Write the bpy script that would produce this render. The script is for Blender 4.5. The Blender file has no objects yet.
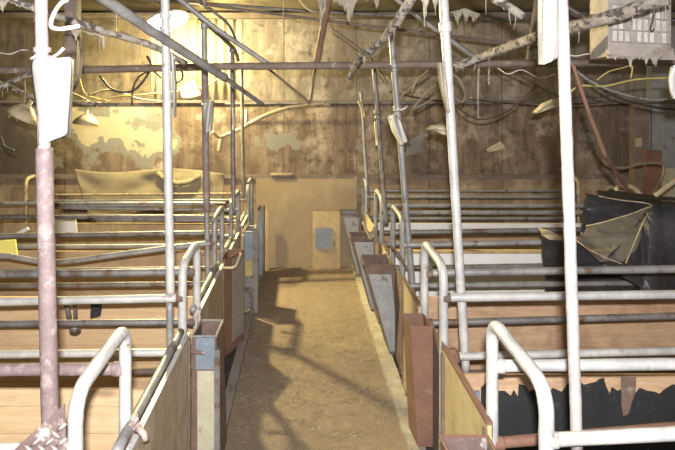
import bpy, bmesh, math, random
from mathutils import Vector, Matrix, noise
random.seed(7)
C = bpy.context.scene.collection
F, H, VX, VY = 620.0, 1.8, 302.0, 106.0
def P(x, y, Z): return Vector(((x-VX)*Z/F, Z, H-(y-VY)*Z/F))

# ------------------------------------------------------------------ materials
def new_mat(name):
    m = bpy.data.materials.new(name); m.use_nodes = True
    nt = m.node_tree; b = nt.nodes['Principled BSDF']
    return m, nt, b
def N(nt, t, **kw):
    n = nt.nodes.new(t)
    for k, v in kw.items():
        if k in n.inputs: n.inputs[k].default_value = v
        else: setattr(n, k, v)
    return n
def coords(nt, scale=(1,1,1), loc=(0,0,0)):
    tc = N(nt, 'ShaderNodeTexCoord'); mp = N(nt, 'ShaderNodeMapping')
    mp.inputs['Scale'].default_value = scale; mp.inputs['Location'].default_value = loc
    nt.links.new(tc.outputs['Object'], mp.inputs['Vector']); return mp.outputs['Vector']
def noise_fac(nt, vec, scale, detail=6, rough=.6, lo=.35, hi=.65, dist=0):
    n = N(nt, 'ShaderNodeTexNoise', Scale=scale, Detail=detail, Roughness=rough, Distortion=dist)
    nt.links.new(vec, n.inputs['Vector'])
    r = N(nt, 'ShaderNodeMapRange'); r.inputs['From Min'].default_value = lo; r.inputs['From Max'].default_value = hi
    nt.links.new(n.outputs['Fac'], r.inputs['Value']); return r.outputs['Result']
def mix(nt, f, a, b, mode='MIX'):
    m = N(nt, 'ShaderNodeMix', data_type='RGBA', blend_type=mode)
    if isinstance(f, (int, float)): m.inputs[0].default_value = f
    else: nt.links.new(f, m.inputs[0])
    for i, c in ((6, a), (7, b)):
        if isinstance(c, tuple): m.inputs[i].default_value = (*c, 1)
        else: nt.links.new(c, m.inputs[i])
    return m.outputs[2]
def bump(nt, b, h, strength=.3, dist=.01):
    n = N(nt, 'ShaderNodeBump', Strength=strength, Distance=dist)
    nt.links.new(h, n.inputs['Height']); nt.links.new(n.outputs['Normal'], b.inputs['Normal'])
def math_(nt, op, a, b=0.0, clamp=False):
    n = N(nt, 'ShaderNodeMath', operation=op, use_clamp=clamp)
    for i, v in enumerate((a, b)):
        if isinstance(v, (int, float)): n.inputs[i].default_value = v
        else: nt.links.new(v, n.inputs[i])
    return n.outputs[0]
def mottled(name, a, b, c=None, scale=(1,1,1), s1=6, s2=40, rough=.6, metal=0, bmp=.25, amt=.5, cut=(.52,.62)):
    """two-tone mottled surface, third colour in patches"""
    m, nt, bs = new_mat(name); v = coords(nt, scale)
    f1 = noise_fac(nt, v, s1); col = mix(nt, f1, a, b)
    f2 = noise_fac(nt, v, s2, 4, .7, .3, .7)
    col = mix(nt, math_(nt, 'MULTIPLY', f2, amt), col, tuple(x*.45 for x in a))
    if c:
        f3 = noise_fac(nt, v, s1*1.7, 8, .65, *cut); col = mix(nt, f3, col, c)
    nt.links.new(col, bs.inputs['Base Color'])
    bs.inputs['Roughness'].default_value = rough; bs.inputs['Metallic'].default_value = metal
    bump(nt, bs, f2, bmp, .004); return m
def wood(name, a, b, grain=(1,12,12), knots=True, stain=None, rough=.65, s=3.0, plank=0):
    m, nt, bs = new_mat(name); v = coords(nt, grain)
    f1 = noise_fac(nt, v, s, 8, .65, .35, .68, .6)
    col = mix(nt, f1, a, b)
    f2 = noise_fac(nt, v, s*6, 3, .6, .4, .75)
    col = mix(nt, math_(nt, 'MULTIPLY', f2, .45), col, tuple(x*.5 for x in b))
    if knots:
        vv = coords(nt, tuple(min(g, 3.0) for g in grain))
        vo = N(nt, 'ShaderNodeTexVoronoi', Scale=2.2); nt.links.new(vv, vo.inputs['Vector'])
        mr = N(nt, 'ShaderNodeMapRange'); mr.inputs['From Min'].default_value = .05; mr.inputs['From Max'].default_value = .16
        mr.inputs['To Min'].default_value = .8; mr.inputs['To Max'].default_value = 0
        nt.links.new(vo.outputs['Distance'], mr.inputs['Value'])
        col = mix(nt, mr.outputs['Result'], col, tuple(x*.4 for x in b))
    if plank:
        sx = N(nt,'ShaderNodeSeparateXYZ'); nt.links.new(coords(nt), sx.inputs[0])
        fr = math_(nt,'FRACT', math_(nt,'MULTIPLY', math_(nt,'ADD', sx.outputs[2], .035), 1/plank))
        col = mix(nt, math_(nt,'MULTIPLY', math_(nt,'LESS_THAN', fr, .03), .6), col, tuple(x*.4 for x in b))
    if stain:
        vs = coords(nt, (1,1,1), (3,5,1))
        f3 = noise_fac(nt, vs, 4.5, 8, .65, .47, .62); col = mix(nt, math_(nt,'MULTIPLY',f3,.7), col, stain)
    nt.links.new(col, bs.inputs['Base Color']); bs.inputs['Roughness'].default_value = rough
    bump(nt, bs, f2, .2, .003); return m

M = {}
M['galv'] = mottled('galvanised steel', (.34,.335,.33), (.20,.20,.21), (.13,.095,.08), s1=7, s2=60, rough=.5, metal=.25, cut=(.57,.66))
M['galv_white'] = mottled('chalky galvanised pipe', (.52,.515,.50), (.33,.33,.335), (.22,.155,.13), s1=8, s2=50, rough=.5, metal=.1, cut=(.6,.7), amt=.3)
M['galv_dark'] = mottled('dirty galvanised pipe', (.26,.25,.25), (.13,.12,.12), (.11,.07,.05), s1=6, s2=55, rough=.5, metal=.3)
M['post_white'] = mottled('chalky pinkish white pipe', (.34,.325,.32), (.27,.24,.235), (.25,.17,.155), s1=10, s2=60, rough=.6, cut=(.55,.7), amt=.3)
M['pinkpost'] = mottled('pinkish dusty paint', (.44,.37,.36), (.30,.23,.22), (.22,.13,.11), s1=9, s2=60, rough=.75)
M['sleeve'] = mottled('mauve brown painted steel', (.22,.165,.165), (.16,.115,.115), (.26,.21,.205), s1=14, s2=90, rough=.7)
M['rust'] = mottled('rusted steel', (.215,.11,.072), (.14,.072,.052), (.23,.17,.145), s1=6, s2=70, rough=.8, cut=(.6,.7))
M['rust_dark'] = mottled('dark rusted steel', (.17,.105,.08), (.09,.065,.055), (.22,.17,.14), s1=8, s2=70, rough=.75, cut=(.58,.68))
M['rust_mauve'] = mottled('mauve rust', (.17,.115,.105), (.115,.078,.07), (.50,.47,.44), s1=7, s2=60, rough=.75, cut=(.55,.68))
M['plate'] = mottled('pale grey steel plate', (.36,.37,.37), (.26,.27,.27), (.14,.12,.11), s1=7, s2=40, rough=.5, metal=.2, cut=(.6,.66))
M['plate_blue'] = mottled('blue grey steel plate', (.24,.29,.34), (.16,.19,.23), (.2,.13,.10), s1=6, s2=60, rough=.5, metal=.25, cut=(.6,.68))
M['cream'] = mottled('cream sheet', (.42,.39,.29), (.34,.31,.23), (.22,.17,.12), s1=6, s2=70, rough=.7, cut=(.62,.7), amt=.3)
M['yellow_ply'] = mottled('yellowed panel', (.44,.37,.24), (.35,.28,.16), (.2,.14,.09), s1=5, s2=50, rough=.7, cut=(.62,.7), amt=.3)
M['dust'] = mottled('thick pale dust', (.40,.36,.31), (.20,.17,.145), (.07,.055,.05), s1=14, s2=60, rough=.95, bmp=.6, cut=(.49,.56))
M['web'] = mottled('dusty cobweb', (.42,.38,.31), (.26,.22,.17), s1=10, s2=60, rough=1)
M['dark_beam'] = mottled('dusty brown steel', (.22,.17,.14), (.14,.105,.085), (.34,.29,.25), s1=8, s2=60, rough=.8, cut=(.6,.7))
M['cable'] = mottled('black rubber cable', (.06,.052,.045), (.035,.03,.028), s1=8, s2=40, rough=.6)
M['cable_dusty'] = mottled('dusty cable', (.24,.19,.14), (.14,.11,.085), s1=8, s2=40, rough=.8)
M['wire_yellow'] = mottled('yellow wire', (.50,.42,.14), (.32,.26,.09), s1=8, s2=40, rough=.6)
M['white_wire'] = mottled('white dusty wire', (.70,.67,.62), (.52,.48,.43), s1=12, s2=60, rough=.9)
M['hose'] = mottled('cream hose', (.50,.42,.28), (.36,.29,.18), (.2,.15,.1), s1=8, s2=40, rough=.7)
M['pine'] = wood('clean pine board', (.64,.46,.28), (.52,.35,.19), (1,8,14), s=3, plank=.115)
M['ply'] = wood('stained plywood', (.54,.37,.235), (.40,.255,.15), (1,8,9), stain=(.27,.16,.10), s=2.6)
M['ply_tan'] = wood('tan plywood', (.50,.36,.21), (.40,.27,.15), (1,8,9), stain=(.30,.2,.11), s=2.6)
M['ply_yellow'] = wood('yellow pine plywood', (.54,.42,.23), (.38,.27,.14), (6,6,1.4), stain=(.30,.2,.13), s=3)
M['front_ply'] = wood('grey weathered plywood', (.34,.27,.19), (.23,.175,.12), (7,7,1.3), knots=False, stain=(.42,.38,.30), s=3)
M['front_cream'] = wood('cream plywood front', (.50,.41,.23), (.42,.33,.17), (7,7,1.3), knots=False, stain=(.3,.22,.13), s=3)
M['sheet_brown'] = mottled('brown hardboard', (.34,.255,.155), (.28,.205,.125), (.40,.31,.20), s1=1.6, s2=45, rough=.75, amt=.2, bmp=.1, cut=(.52,.75))
M['white_board'] = mottled('white plastic board', (.88,.87,.86), (.80,.78,.76), (.55,.47,.38), s1=4, s2=40, rough=.45, cut=(.64,.72), amt=.12)
M['black_mould'] = mottled('black bitumen paper', (.018,.019,.022), (.010,.010,.012), (.04,.039,.038), s1=9, s2=60, rough=.7, cut=(.6,.72))
M['burlap'] = mottled('yellowish hessian', (.33,.275,.18), (.27,.22,.14), (.20,.155,.09), s1=4, s2=120, rough=.95, amt=.25, cut=(.58,.7))
M['paper'] = mottled('white woven plastic', (.50,.49,.48), (.41,.40,.385), s1=6, s2=60, rough=.6, amt=.12)
M['paper_yellow'] = mottled('yellowed plastic', (.50,.44,.30), (.38,.33,.21), s1=6, s2=60, rough=.7, amt=.2)
M['enamel'] = mottled('white enamel', (.80,.77,.68), (.68,.64,.54), s1=6, s2=60, rough=.4, amt=.1)
M['heater'] = mottled('dusty grey housing', (.44,.39,.36), (.30,.26,.24), (.24,.17,.14), s1=10, s2=70, rough=.85, cut=(.6,.68))
M['heater_cell'] = mottled('pale heater fins', (.72,.70,.68), (.45,.42,.40), s1=14, s2=60, rough=.6)
M['concrete'] = mottled('crumbled concrete edge', (.38,.345,.28), (.24,.21,.165), (.14,.10,.07), s1=9, s2=70, rough=.9, cut=(.58,.66), bmp=.6)
M['pen_floor'] = mottled('dark pen floor', (.05,.045,.04), (.03,.027,.025), s1=8, s2=50, rough=.8)
M['steel_strip'] = mottled('grey steel strip', (.27,.24,.22), (.19,.165,.15), (.12,.09,.07), s1=7, s2=70, rough=.7, cut=(.58,.68))
M['stripe_yellow'] = mottled('yellow print', (.92,.84,.25), (.85,.76,.2), s1=8, s2=60, rough=.6, amt=.1)
M['stripe_pink'] = mottled('faded pink print', (.85,.60,.66), (.80,.55,.60), s1=8, s2=60, rough=.6, amt=.1)
def black_sheet():
    m, nt, b = new_mat('black plastic sheeting'); v = coords(nt)
    f = noise_fac(nt, v, 3.5, 6, .6, .4, .75); f2 = noise_fac(nt, v, 22, 5, .7, .45, .8)
    col = mix(nt, f, (.018,.018,.022), (.05,.05,.06)); col = mix(nt, math_(nt,'MULTIPLY',f2,.3), col, (.12,.11,.11))
    nt.links.new(col, b.inputs['Base Color']); b.inputs['Roughness'].default_value = .42
    bump(nt, b, f, .5, .02); return m
M['black_sheet'] = black_sheet()
def film():
    m, nt, b = new_mat('clear grimy film')
    v = coords(nt); f = noise_fac(nt, v, 14, 6, .7, .3, .75)
    b.inputs['Base Color'].default_value = (.24,.215,.18,1); b.inputs['Roughness'].default_value = .22
    nt.links.new(math_(nt,'ADD',math_(nt,'MULTIPLY',f,.35),.22), b.inputs['Alpha']); bump(nt, b, f, .6, .02); return m
M['film'] = film()
def floor_mat():
    m, nt, b = new_mat('gritty aisle concrete'); v = coords(nt)
    f1 = noise_fac(nt, v, 1.8, 6, .6, .35, .65); f2 = noise_fac(nt, v, 18, 8, .75, .35, .68); f3 = noise_fac(nt, v, 75, 4, .8, .38, .66)
    col = mix(nt, f1, (.29,.195,.13), (.42,.295,.19)); col = mix(nt, math_(nt,'MULTIPLY',f2,.75), col, (.085,.06,.042))
    col = mix(nt, math_(nt,'MULTIPLY',f3,.5), col, (.52,.45,.34))
    nt.links.new(col, b.inputs['Base Color'])
    # wet patch in the middle of the aisle
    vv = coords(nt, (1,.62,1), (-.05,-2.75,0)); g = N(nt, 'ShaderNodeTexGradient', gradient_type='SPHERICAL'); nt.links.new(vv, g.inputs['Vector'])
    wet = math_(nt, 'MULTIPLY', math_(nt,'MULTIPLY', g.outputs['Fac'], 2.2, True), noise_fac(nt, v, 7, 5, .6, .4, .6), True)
    nt.links.new(math_(nt,'SUBTRACT', .68, math_(nt,'MULTIPLY',wet,.5)), b.inputs['Roughness'])
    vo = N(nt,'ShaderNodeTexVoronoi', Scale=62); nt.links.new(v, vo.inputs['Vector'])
    # pale speckles painted into the colour to imitate wet glints
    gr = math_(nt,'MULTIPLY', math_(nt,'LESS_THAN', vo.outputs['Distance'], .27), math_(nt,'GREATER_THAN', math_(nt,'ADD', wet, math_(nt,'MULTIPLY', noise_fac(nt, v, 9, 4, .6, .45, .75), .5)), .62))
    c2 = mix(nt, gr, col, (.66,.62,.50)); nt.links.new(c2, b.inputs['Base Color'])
    h = math_(nt,'ADD', f3, math_(nt,'MULTIPLY', f2, .6)); bump(nt, b, h, .9, .014); return m
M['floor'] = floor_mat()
def wall_mat(name, base, dark, light, peel=False, light_cut=(.51,.63)):
    m, nt, b = new_mat(name); v = coords(nt); vs = coords(nt, (6,1,.8))
    f1 = noise_fac(nt, vs, 1.6, 8, .65, .40, .58); col = mix(nt, f1, base, dark)
    f2 = noise_fac(nt, v, 3.2, 8, .68, *light_cut); col = mix(nt, math_(nt,'MULTIPLY',f2,.85), col, light)
    f3 = noise_fac(nt, v, 9, 8, .7, .53, .66); col = mix(nt, math_(nt,'MULTIPLY',f3,.85), col, tuple(x*.4 for x in dark))
    f5 = noise_fac(nt, vs, 7, 4, .6, .45, .8); col = mix(nt, math_(nt,'MULTIPLY',f5,.5), col, tuple(x*.5 for x in dark))
    f6 = noise_fac(nt, coords(nt, (1.6,1,.7), (7,1,4)), 1.3, 6, .6, .46, .66); col = mix(nt, math_(nt,'MULTIPLY',f6,.55), col, tuple(x*.6 for x in dark))
    # seams between the sheets
    sx = N(nt,'ShaderNodeSeparateXYZ'); nt.links.new(v, sx.inputs[0])
    fr = math_(nt,'FRACT', math_(nt,'MULTIPLY', math_(nt,'ADD', sx.outputs[0], 10.05), 1/.82))
    seam = math_(nt,'LESS_THAN', fr, .014); col = mix(nt, math_(nt,'MULTIPLY',seam,.7), col, (.05,.04,.03))
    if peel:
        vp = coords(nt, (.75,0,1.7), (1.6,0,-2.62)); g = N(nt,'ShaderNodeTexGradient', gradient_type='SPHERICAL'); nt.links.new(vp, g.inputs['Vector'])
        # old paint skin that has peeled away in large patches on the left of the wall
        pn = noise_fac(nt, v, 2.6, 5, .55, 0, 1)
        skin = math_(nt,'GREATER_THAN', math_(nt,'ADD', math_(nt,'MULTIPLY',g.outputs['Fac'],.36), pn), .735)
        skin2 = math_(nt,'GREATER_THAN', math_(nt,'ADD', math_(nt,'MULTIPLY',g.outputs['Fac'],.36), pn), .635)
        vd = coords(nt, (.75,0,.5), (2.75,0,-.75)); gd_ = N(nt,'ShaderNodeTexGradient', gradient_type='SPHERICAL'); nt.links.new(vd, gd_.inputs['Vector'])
        left_shade = math_(nt,'MULTIPLY', math_(nt,'ADD', gd_.outputs['Fac'], math_(nt,'MULTIPLY', math_(nt,'SUBTRACT', pn, .5), .8)), 2.2, True)
        col = mix(nt, math_(nt,'MULTIPLY', left_shade, .75), col, (.05,.04,.032))  # weaker light at the wall's left end, darkened into the colour
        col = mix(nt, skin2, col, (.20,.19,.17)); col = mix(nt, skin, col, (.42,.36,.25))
    nt.links.new(col, b.inputs['Base Color']); b.inputs['Roughness'].default_value = .85
    bump(nt, b, math_(nt,'ADD',f3,f2), .35, .006); return m
M['wall_mid'] = wall_mat('weathered wall sheets', (.25,.185,.135), (.135,.093,.067), (.44,.36,.28), peel=True)
M['wall_up'] = wall_mat('grey brown wall sheets', (.29,.245,.20), (.19,.155,.125), (.38,.335,.285))
M['wall_up_shaded'] = wall_mat('brown wall sheets darkened for shade', (.15,.115,.08), (.085,.065,.05), (.24,.19,.13), light_cut=(.55,.68))  # darker tones put shade into the colour of the upper left wall
M['wall_low'] = wall_mat('lower wall boarding', (.37,.265,.165), (.27,.185,.115), (.43,.33,.22))
M['corr'] = mottled('corrugated sheet', (.46,.41,.31), (.36,.31,.22), (.24,.18,.12), scale=(1,1,.4), s1=4, s2=40, rough=.6, amt=.25, cut=(.6,.7))
M['roof'] = mottled('roof lining', (.24,.20,.13), (.17,.14,.09), (.10,.08,.06), s1=2, s2=40, rough=.85)

# ------------------------------------------------------------------ geometry helpers
def tag(o, label=None, cat=None, group=None, kind=None):
    for k, v in (('label',label),('category',cat),('group',group),('kind',kind)):
        if v: o[k] = v
    return o
def obj(name, bm, mat, parent=None, smooth=False, mods=()):
    me = bpy.data.meshes.new(name)
    if parent is not None: bmesh.ops.translate(bm, vec=-Vector(root_loc(parent)), verts=bm.verts)
    bmesh.ops.recalc_face_normals(bm, faces=bm.faces)
    bm.to_mesh(me); bm.free(); me.materials.append(mat)
    if smooth:
        for p in me.polygons: p.use_smooth = True
    o = bpy.data.objects.new(name, me); C.objects.link(o); o.parent = parent
    for t, kw in mods:
        md = o.modifiers.new(t.lower(), t)
        for k, v in kw.items(): setattr(md, k, v)
    return o
def root_loc(o):
    v = o.location.copy()
    while o.parent: o = o.parent; v += o.location
    return v
def empty(name, loc, label, cat, group=None):
    o = bpy.data.objects.new(name, None); o.location = loc; o.empty_display_size = .1; C.objects.link(o)
    return tag(o, label, cat, group)
def solo(name, bm, mat, label, cat, group=None, smooth=False, mods=()):
    vs = [v.co for v in bm.verts]
    c = Vector((sum(v.x for v in vs)/len(vs), sum(v.y for v in vs)/len(vs), min(v.z for v in vs)))
    bmesh.ops.translate(bm, vec=-c, verts=bm.verts)
    o = obj(name, bm, mat, None, smooth, mods); o.location = c
    return tag(o, label, cat, group)
def box(bm, x0, x1, y0, y1, z0, z1):
    v = [bm.verts.new((x, y, z)) for z in (z0, z1) for y in (y0, y1) for x in (x0, x1)]
    for f in ((0,1,3,2),(4,6,7,5),(0,4,5,1),(2,3,7,6),(0,2,6,4),(1,5,7,3)): bm.faces.new([v[i] for i in f])
    return bm
def B(*a): return box(bmesh.new(), *a)
def hexa(bm, lo, hi):
    """solid from four floor corners and four top corners"""
    a = [bm.verts.new(p) for p in lo]; b = [bm.verts.new(p) for p in hi]; n = len(a)
    bm.faces.new(a); bm.faces.new(b)
    for i in range(n): bm.faces.new((a[i], a[(i+1)%n], b[(i+1)%n], b[i]))
    return bm
def fillet(pts, r, n=5):
    out = [Vector(pts[0])]
    for i in range(1, len(pts)-1):
        p, a, b = Vector(pts[i]), Vector(pts[i-1]), Vector(pts[i+1])
        d = min(r, (a-p).length*.48, (b-p).length*.48)
        s = p+(a-p).normalized()*d; e = p+(b-p).normalized()*d
        for k in range(n+1):
            t = k/n; out.append((1-t)**2*s+2*t*(1-t)*p+t*t*e)
    out.append(Vector(pts[-1])); return out
def smooth_path(pts, n=8):
    pts = [Vector(p) for p in pts]; out = []
    q = [pts[0]*2-pts[1]]+pts+[pts[-1]*2-pts[-2]]
    for i in range(1, len(q)-2):
        for k in range(n):
            t = k/n; a, b, c, d = q[i-1], q[i], q[i+1], q[i+2]
            out.append(.5*((2*b)+(c-a)*t+(2*a-5*b+4*c-d)*t*t+(3*b-a-3*c+d)*t**3))
    out.append(pts[-1]); return out
def tube(bm, pts, r, seg=12, rough=0, r2=None, step=None):
    pts = [Vector(p) for p in pts]
    if step:
        q = [pts[0]]
        for a, b in zip(pts, pts[1:]):
            k = max(1, int((b-a).length/step))
            q += [a+(b-a)*(i/k) for i in range(1, k+1)]
        pts = q
    rings = []; up = None; L = len(pts)
    for i, p in enumerate(pts):
        d = (pts[min(i+1,L-1)]-pts[max(i-1,0)]).normalized()
        if up is None:
            up = Vector((0,0,1)) if abs(d.z) < .9 else Vector((0,1,0))
        up = (up-d*up.dot(d)).normalized(); side = d.cross(up)
        rr = r if r2 is None else r+(r2-r)*i/(L-1)
        ring = []
        for k in range(seg):
            a = 2*math.pi*k/seg; o = up*math.cos(a)+side*math.sin(a)
            q = rr
            if rough: q *= 1+rough*(noise.noise((p+o*rr)*28)*1.3+noise.noise((p+o*rr)*70)*.7)
            ring.append(bm.verts.new(p+o*q))
        rings.append(ring)
    for a, b in zip(rings, rings[1:]):
        for k in range(seg): bm.faces.new((a[k], a[(k+1)%seg], b[(k+1)%seg], b[k]))
    bm.faces.new(rings[0][::-1]); bm.faces.new(rings[-1]); return bm
def T(*a, **k): return tube(bmesh.new(), *a, **k)
def collar(bm, p, d, r, h):
    d = Vector(d).normalized(); return tube(bm, [p-d*h/2, p-d*h*.3, p+d*h*.3, p+d*h/2], r, 12)
def lathe(bm, c, prof, seg=24):
    rings = [[bm.verts.new((c[0]+r*math.cos(2*math.pi*k/seg), c[1]+r*math.sin(2*math.pi*k/seg), c[2]+z)) for k in range(seg)] for r, z in prof]
    for a, b in zip(rings, rings[1:]):
        for k in range(seg): bm.faces.new((a[k], a[(k+1)%seg], b[(k+1)%seg], b[k]))
    return bm
SM = dict(smooth=True)

# ------------------------------------------------------------------ the setting
def struct(name, bm, mat, **k): return tag(obj(name, bm, mat, **k), kind='structure')
WY = 6.97
XL, XR = -4.3, 4.3
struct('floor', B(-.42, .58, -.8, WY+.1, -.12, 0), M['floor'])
struct('floor_left', B(XL, -.42, -.8, WY+.1, -.14, -.02), M['pen_floor'])
struct('floor_right', B(.58, XR, -.8, WY+.1, -.14, -.02), M['pen_floor'])
struct('wall_back_lower', B(XL, XR, WY, WY+.12, -.12, 1.01), M['wall_low'])
struct('wall_back_middle', B(XL, XR, WY+.02, WY+.12, 1.01, 1.86), M['wall_mid'])
cx0, cx1 = P(150,0,WY).x, P(243,0,WY).x
struct('wall_back_upper', B(cx1, XR, WY+.03, WY+.12, 1.86, 2.86), M['wall_up'])
struct('wall_back_upper_left', B(XL, cx0, WY+.03, WY+.12, 1.86, 2.86), M['wall_up_shaded'])
bm = bmesh.new(); n = 110; rows = []
for z in (1.86, 2.86):
    rows.append([bm.verts.new((cx0+(cx1-cx0)*i/n, WY+.06+.018*math.sin(i/n*2*math.pi*10), z)) for i in range(n+1)])
for i in range(n): bm.faces.new((rows[0][i], rows[0][i+1], rows[1][i+1], rows[1][i]))
struct('wall_back_corrugated', bm, M['corr'], smooth=True, mods=[('SOLIDIFY', dict(thickness=.004))])
struct('wall_left', B(XL-.1, XL, -.8, WY+.1, -.12, 3.9), M['wall_low'])
struct('wall_right', B(XR, XR+.1, -.8, WY+.1, -.12, 3.9), M['wall_low'])
struct('trim_1', B(XL, XR, WY-.035, WY+.02, .985, 1.03), M['dark_beam'])           # ledge
struct('trim_2', B(XL, XR, WY-.03, WY+.03, 1.835, 1.865), M['dark_beam'])          # upper ledge
struct('trim_3', B(XL, XR, WY-.06, WY+.03, 2.78, 2.84), M['dark_beam'])            # eave plate
bm = bmesh.new(); hexa(bm, [(XL,WY+.12,2.86),(XR,WY+.12,2.86),(XR,-.8,3.8),(XL,-.8,3.8)], [(XL,WY+.12,2.9),(XR,WY+.12,2.9),(XR,-.8,3.84),(XL,-.8,3.84)])
struct('ceiling', bm, M['roof'])
def roofz(Y): return 2.86+(WY+.12-Y)*.1209
# kerbs beside the aisle
def ragged_strip(x0, x1, y0, y1, z0, z1, amp, step=.05):
    bm = bmesh.new(); n = int((y1-y0)/step); prev = None
    for i in range(n+1):
        y = y0+(y1-y0)*i/n; w = amp*noise.noise(Vector((x0*9, y*9, 0))); w2 = amp*.4*noise.noise(Vector((x1*9, y*21, 3)))
        zz = z1+amp*.5*noise.noise(Vector((0, y*14, 5)))
        cur = [bm.verts.new(q) for q in ((x0+w,y,z0),(x0+w+.006,y,zz),(x1+w2,y,zz),(x1+w2,y,z0))]
        if prev:
            for k in range(4): bm.faces.new((prev[k], prev[(k+1)%4], cur[(k+1)%4], cur[k]))
        else: bm.faces.new(cur)
        prev = cur
    bm.faces.new(prev[::-1]); return bm
struct('trim_4', ragged_strip(.545, .64, .4, 6.9, -.02, .03, .022), M['concrete'])
struct('trim_5', B(-.475, -.415, .4, 6.6, -.02, .035), M['steel_strip'])

# wall posts on the right
e = empty('wall_post', P(665,106,6.9)*1, 'grey green upright post against back wall at the far right edge', 'post'); e.location.z = 0
obj('post', B(P(649,0,6.9).x, P(682,0,6.9).x, 6.84, 6.96, 0, 2.75), M['plate'], e)
bm = B(P(631,0,6.8).x, P(645,0,6.8).x, 6.72, 6.84, 0, 1.84); solo('wall_stud', bm, M['dark_beam'], 'dark brown stud on back wall beside the grey post', 'post')
solo('red_post', B(P(644,0,6.5).x, P(659,0,6.5).x, 6.45, 6.52, 0, 1.34), M['rust'], 'dark red steel post standing behind the black sheeting', 'post')
bm = B(P(636.5,0,6.7).x, P(641.5,0,6.7).x, 6.69, 6.72, P(0,147,6.7).z, P(0,138,6.7).z)
solo('junction_box', bm, M['hose'], 'small cream box on the dark brown stud at right', 'box')
solo('wall_sheet', B(P(660,0,6.7).x, P(690,0,6.7).x, 6.66, 6.69, 0, P(0,168,6.7).z), M['cream'], 'cream board leaning behind the dark red post', 'board')
# plywood over the aisle end + things there
solo('plywood_sheet', B(P(256,0,6.9).x, P(357,0,6.9).x, 6.915, 6.933, 0, P(0,179,6.9).z), M['sheet_brown'], 'plain brown sheet closing off the far end of the aisle', 'board')
b0 = empty('plywood_offcut', (P(326,0,6.85).x, 6.85, 0), 'small yellow plywood offcut with grey metal plate, standing at the aisle end', 'board')
obj('board', B(P(312.5,0,6.85).x, P(340,0,6.85).x, 6.86, 6.885, 0, P(0,212,6.85).z), M['ply_yellow'], b0)
pl = obj('plate', B(P(315.5,0,6.84).x, P(332,0,6.84).x, 6.845, 6.858, P(0,249,6.84).z, P(0,228,6.84).z), M['plate_blue'], b0)
bm = bmesh.new()
for x in (316.5, 331):
    for y in (229.5,): q = P(x,y,6.84); tube(bm, [q+Vector((0,-.004,0)), q+Vector((0,.012,0))], .008, 8)
obj('screw', bm, M['galv'], pl)
solo('batten', B(P(262,0,6.8).x, P(268.5,0,6.8).x, 6.79, 6.82, 0, P(0,211,6.8).z), M['ply_yellow'], 'narrow upright timber batten at the left of the aisle end', 'batten')
solo('timber_block', B(P(270,0,6.9).x, P(292,0,6.9).x, 6.88, 6.93, 1.031, 1.055), M['ply_yellow'], 'short pale timber offcut lying on the ledge above aisle end', 'timber')

# burlap on the back wall
def cloth(bm, fn, nu, nv):
    g = [[bm.verts.new(fn(i/nu, j/nv)) for j in range(nv+1)] for i in range(nu+1)]
    for i in range(nu):
        for j in range(nv): bm.faces.new((g[i][j], g[i+1][j], g[i+1][j+1], g[i][j+1]))
    return bm
def burl(u, v):
    x = 74+u*150; yt = 169+2.5*math.sin(u*3.14*2.2)+3*u; yb = 215+4*math.sin(u*9)
    y = yt+(yb-yt)*v; x += (1-u)**3*v*14
    d = .010*math.sin(u*15+v*5)+.02*noise.noise(Vector((u*7, v*4, 2)))+.009*math.sin((u*1.2+v)*12)*(1-v)+.02
    return P(x, y, 6.87-abs(d))
h = empty('hessian_cloth', P(145,215,6.88), 'yellowish hessian cloth draped along the back wall ledge on the left', 'cloth')
obj('cloth', cloth(bmesh.new(), burl, 90, 26), M['burlap'], h, True, [('SOLIDIFY', dict(thickness=.006))])
obj('rolled_edge', T(smooth_path([P(158,173,6.84), P(166,179,6.8), P(178,183,6.8), P(190,181,6.8), P(200,175,6.84)]), .03, 10, rough=.25), M['burlap'], h, True)

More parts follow.
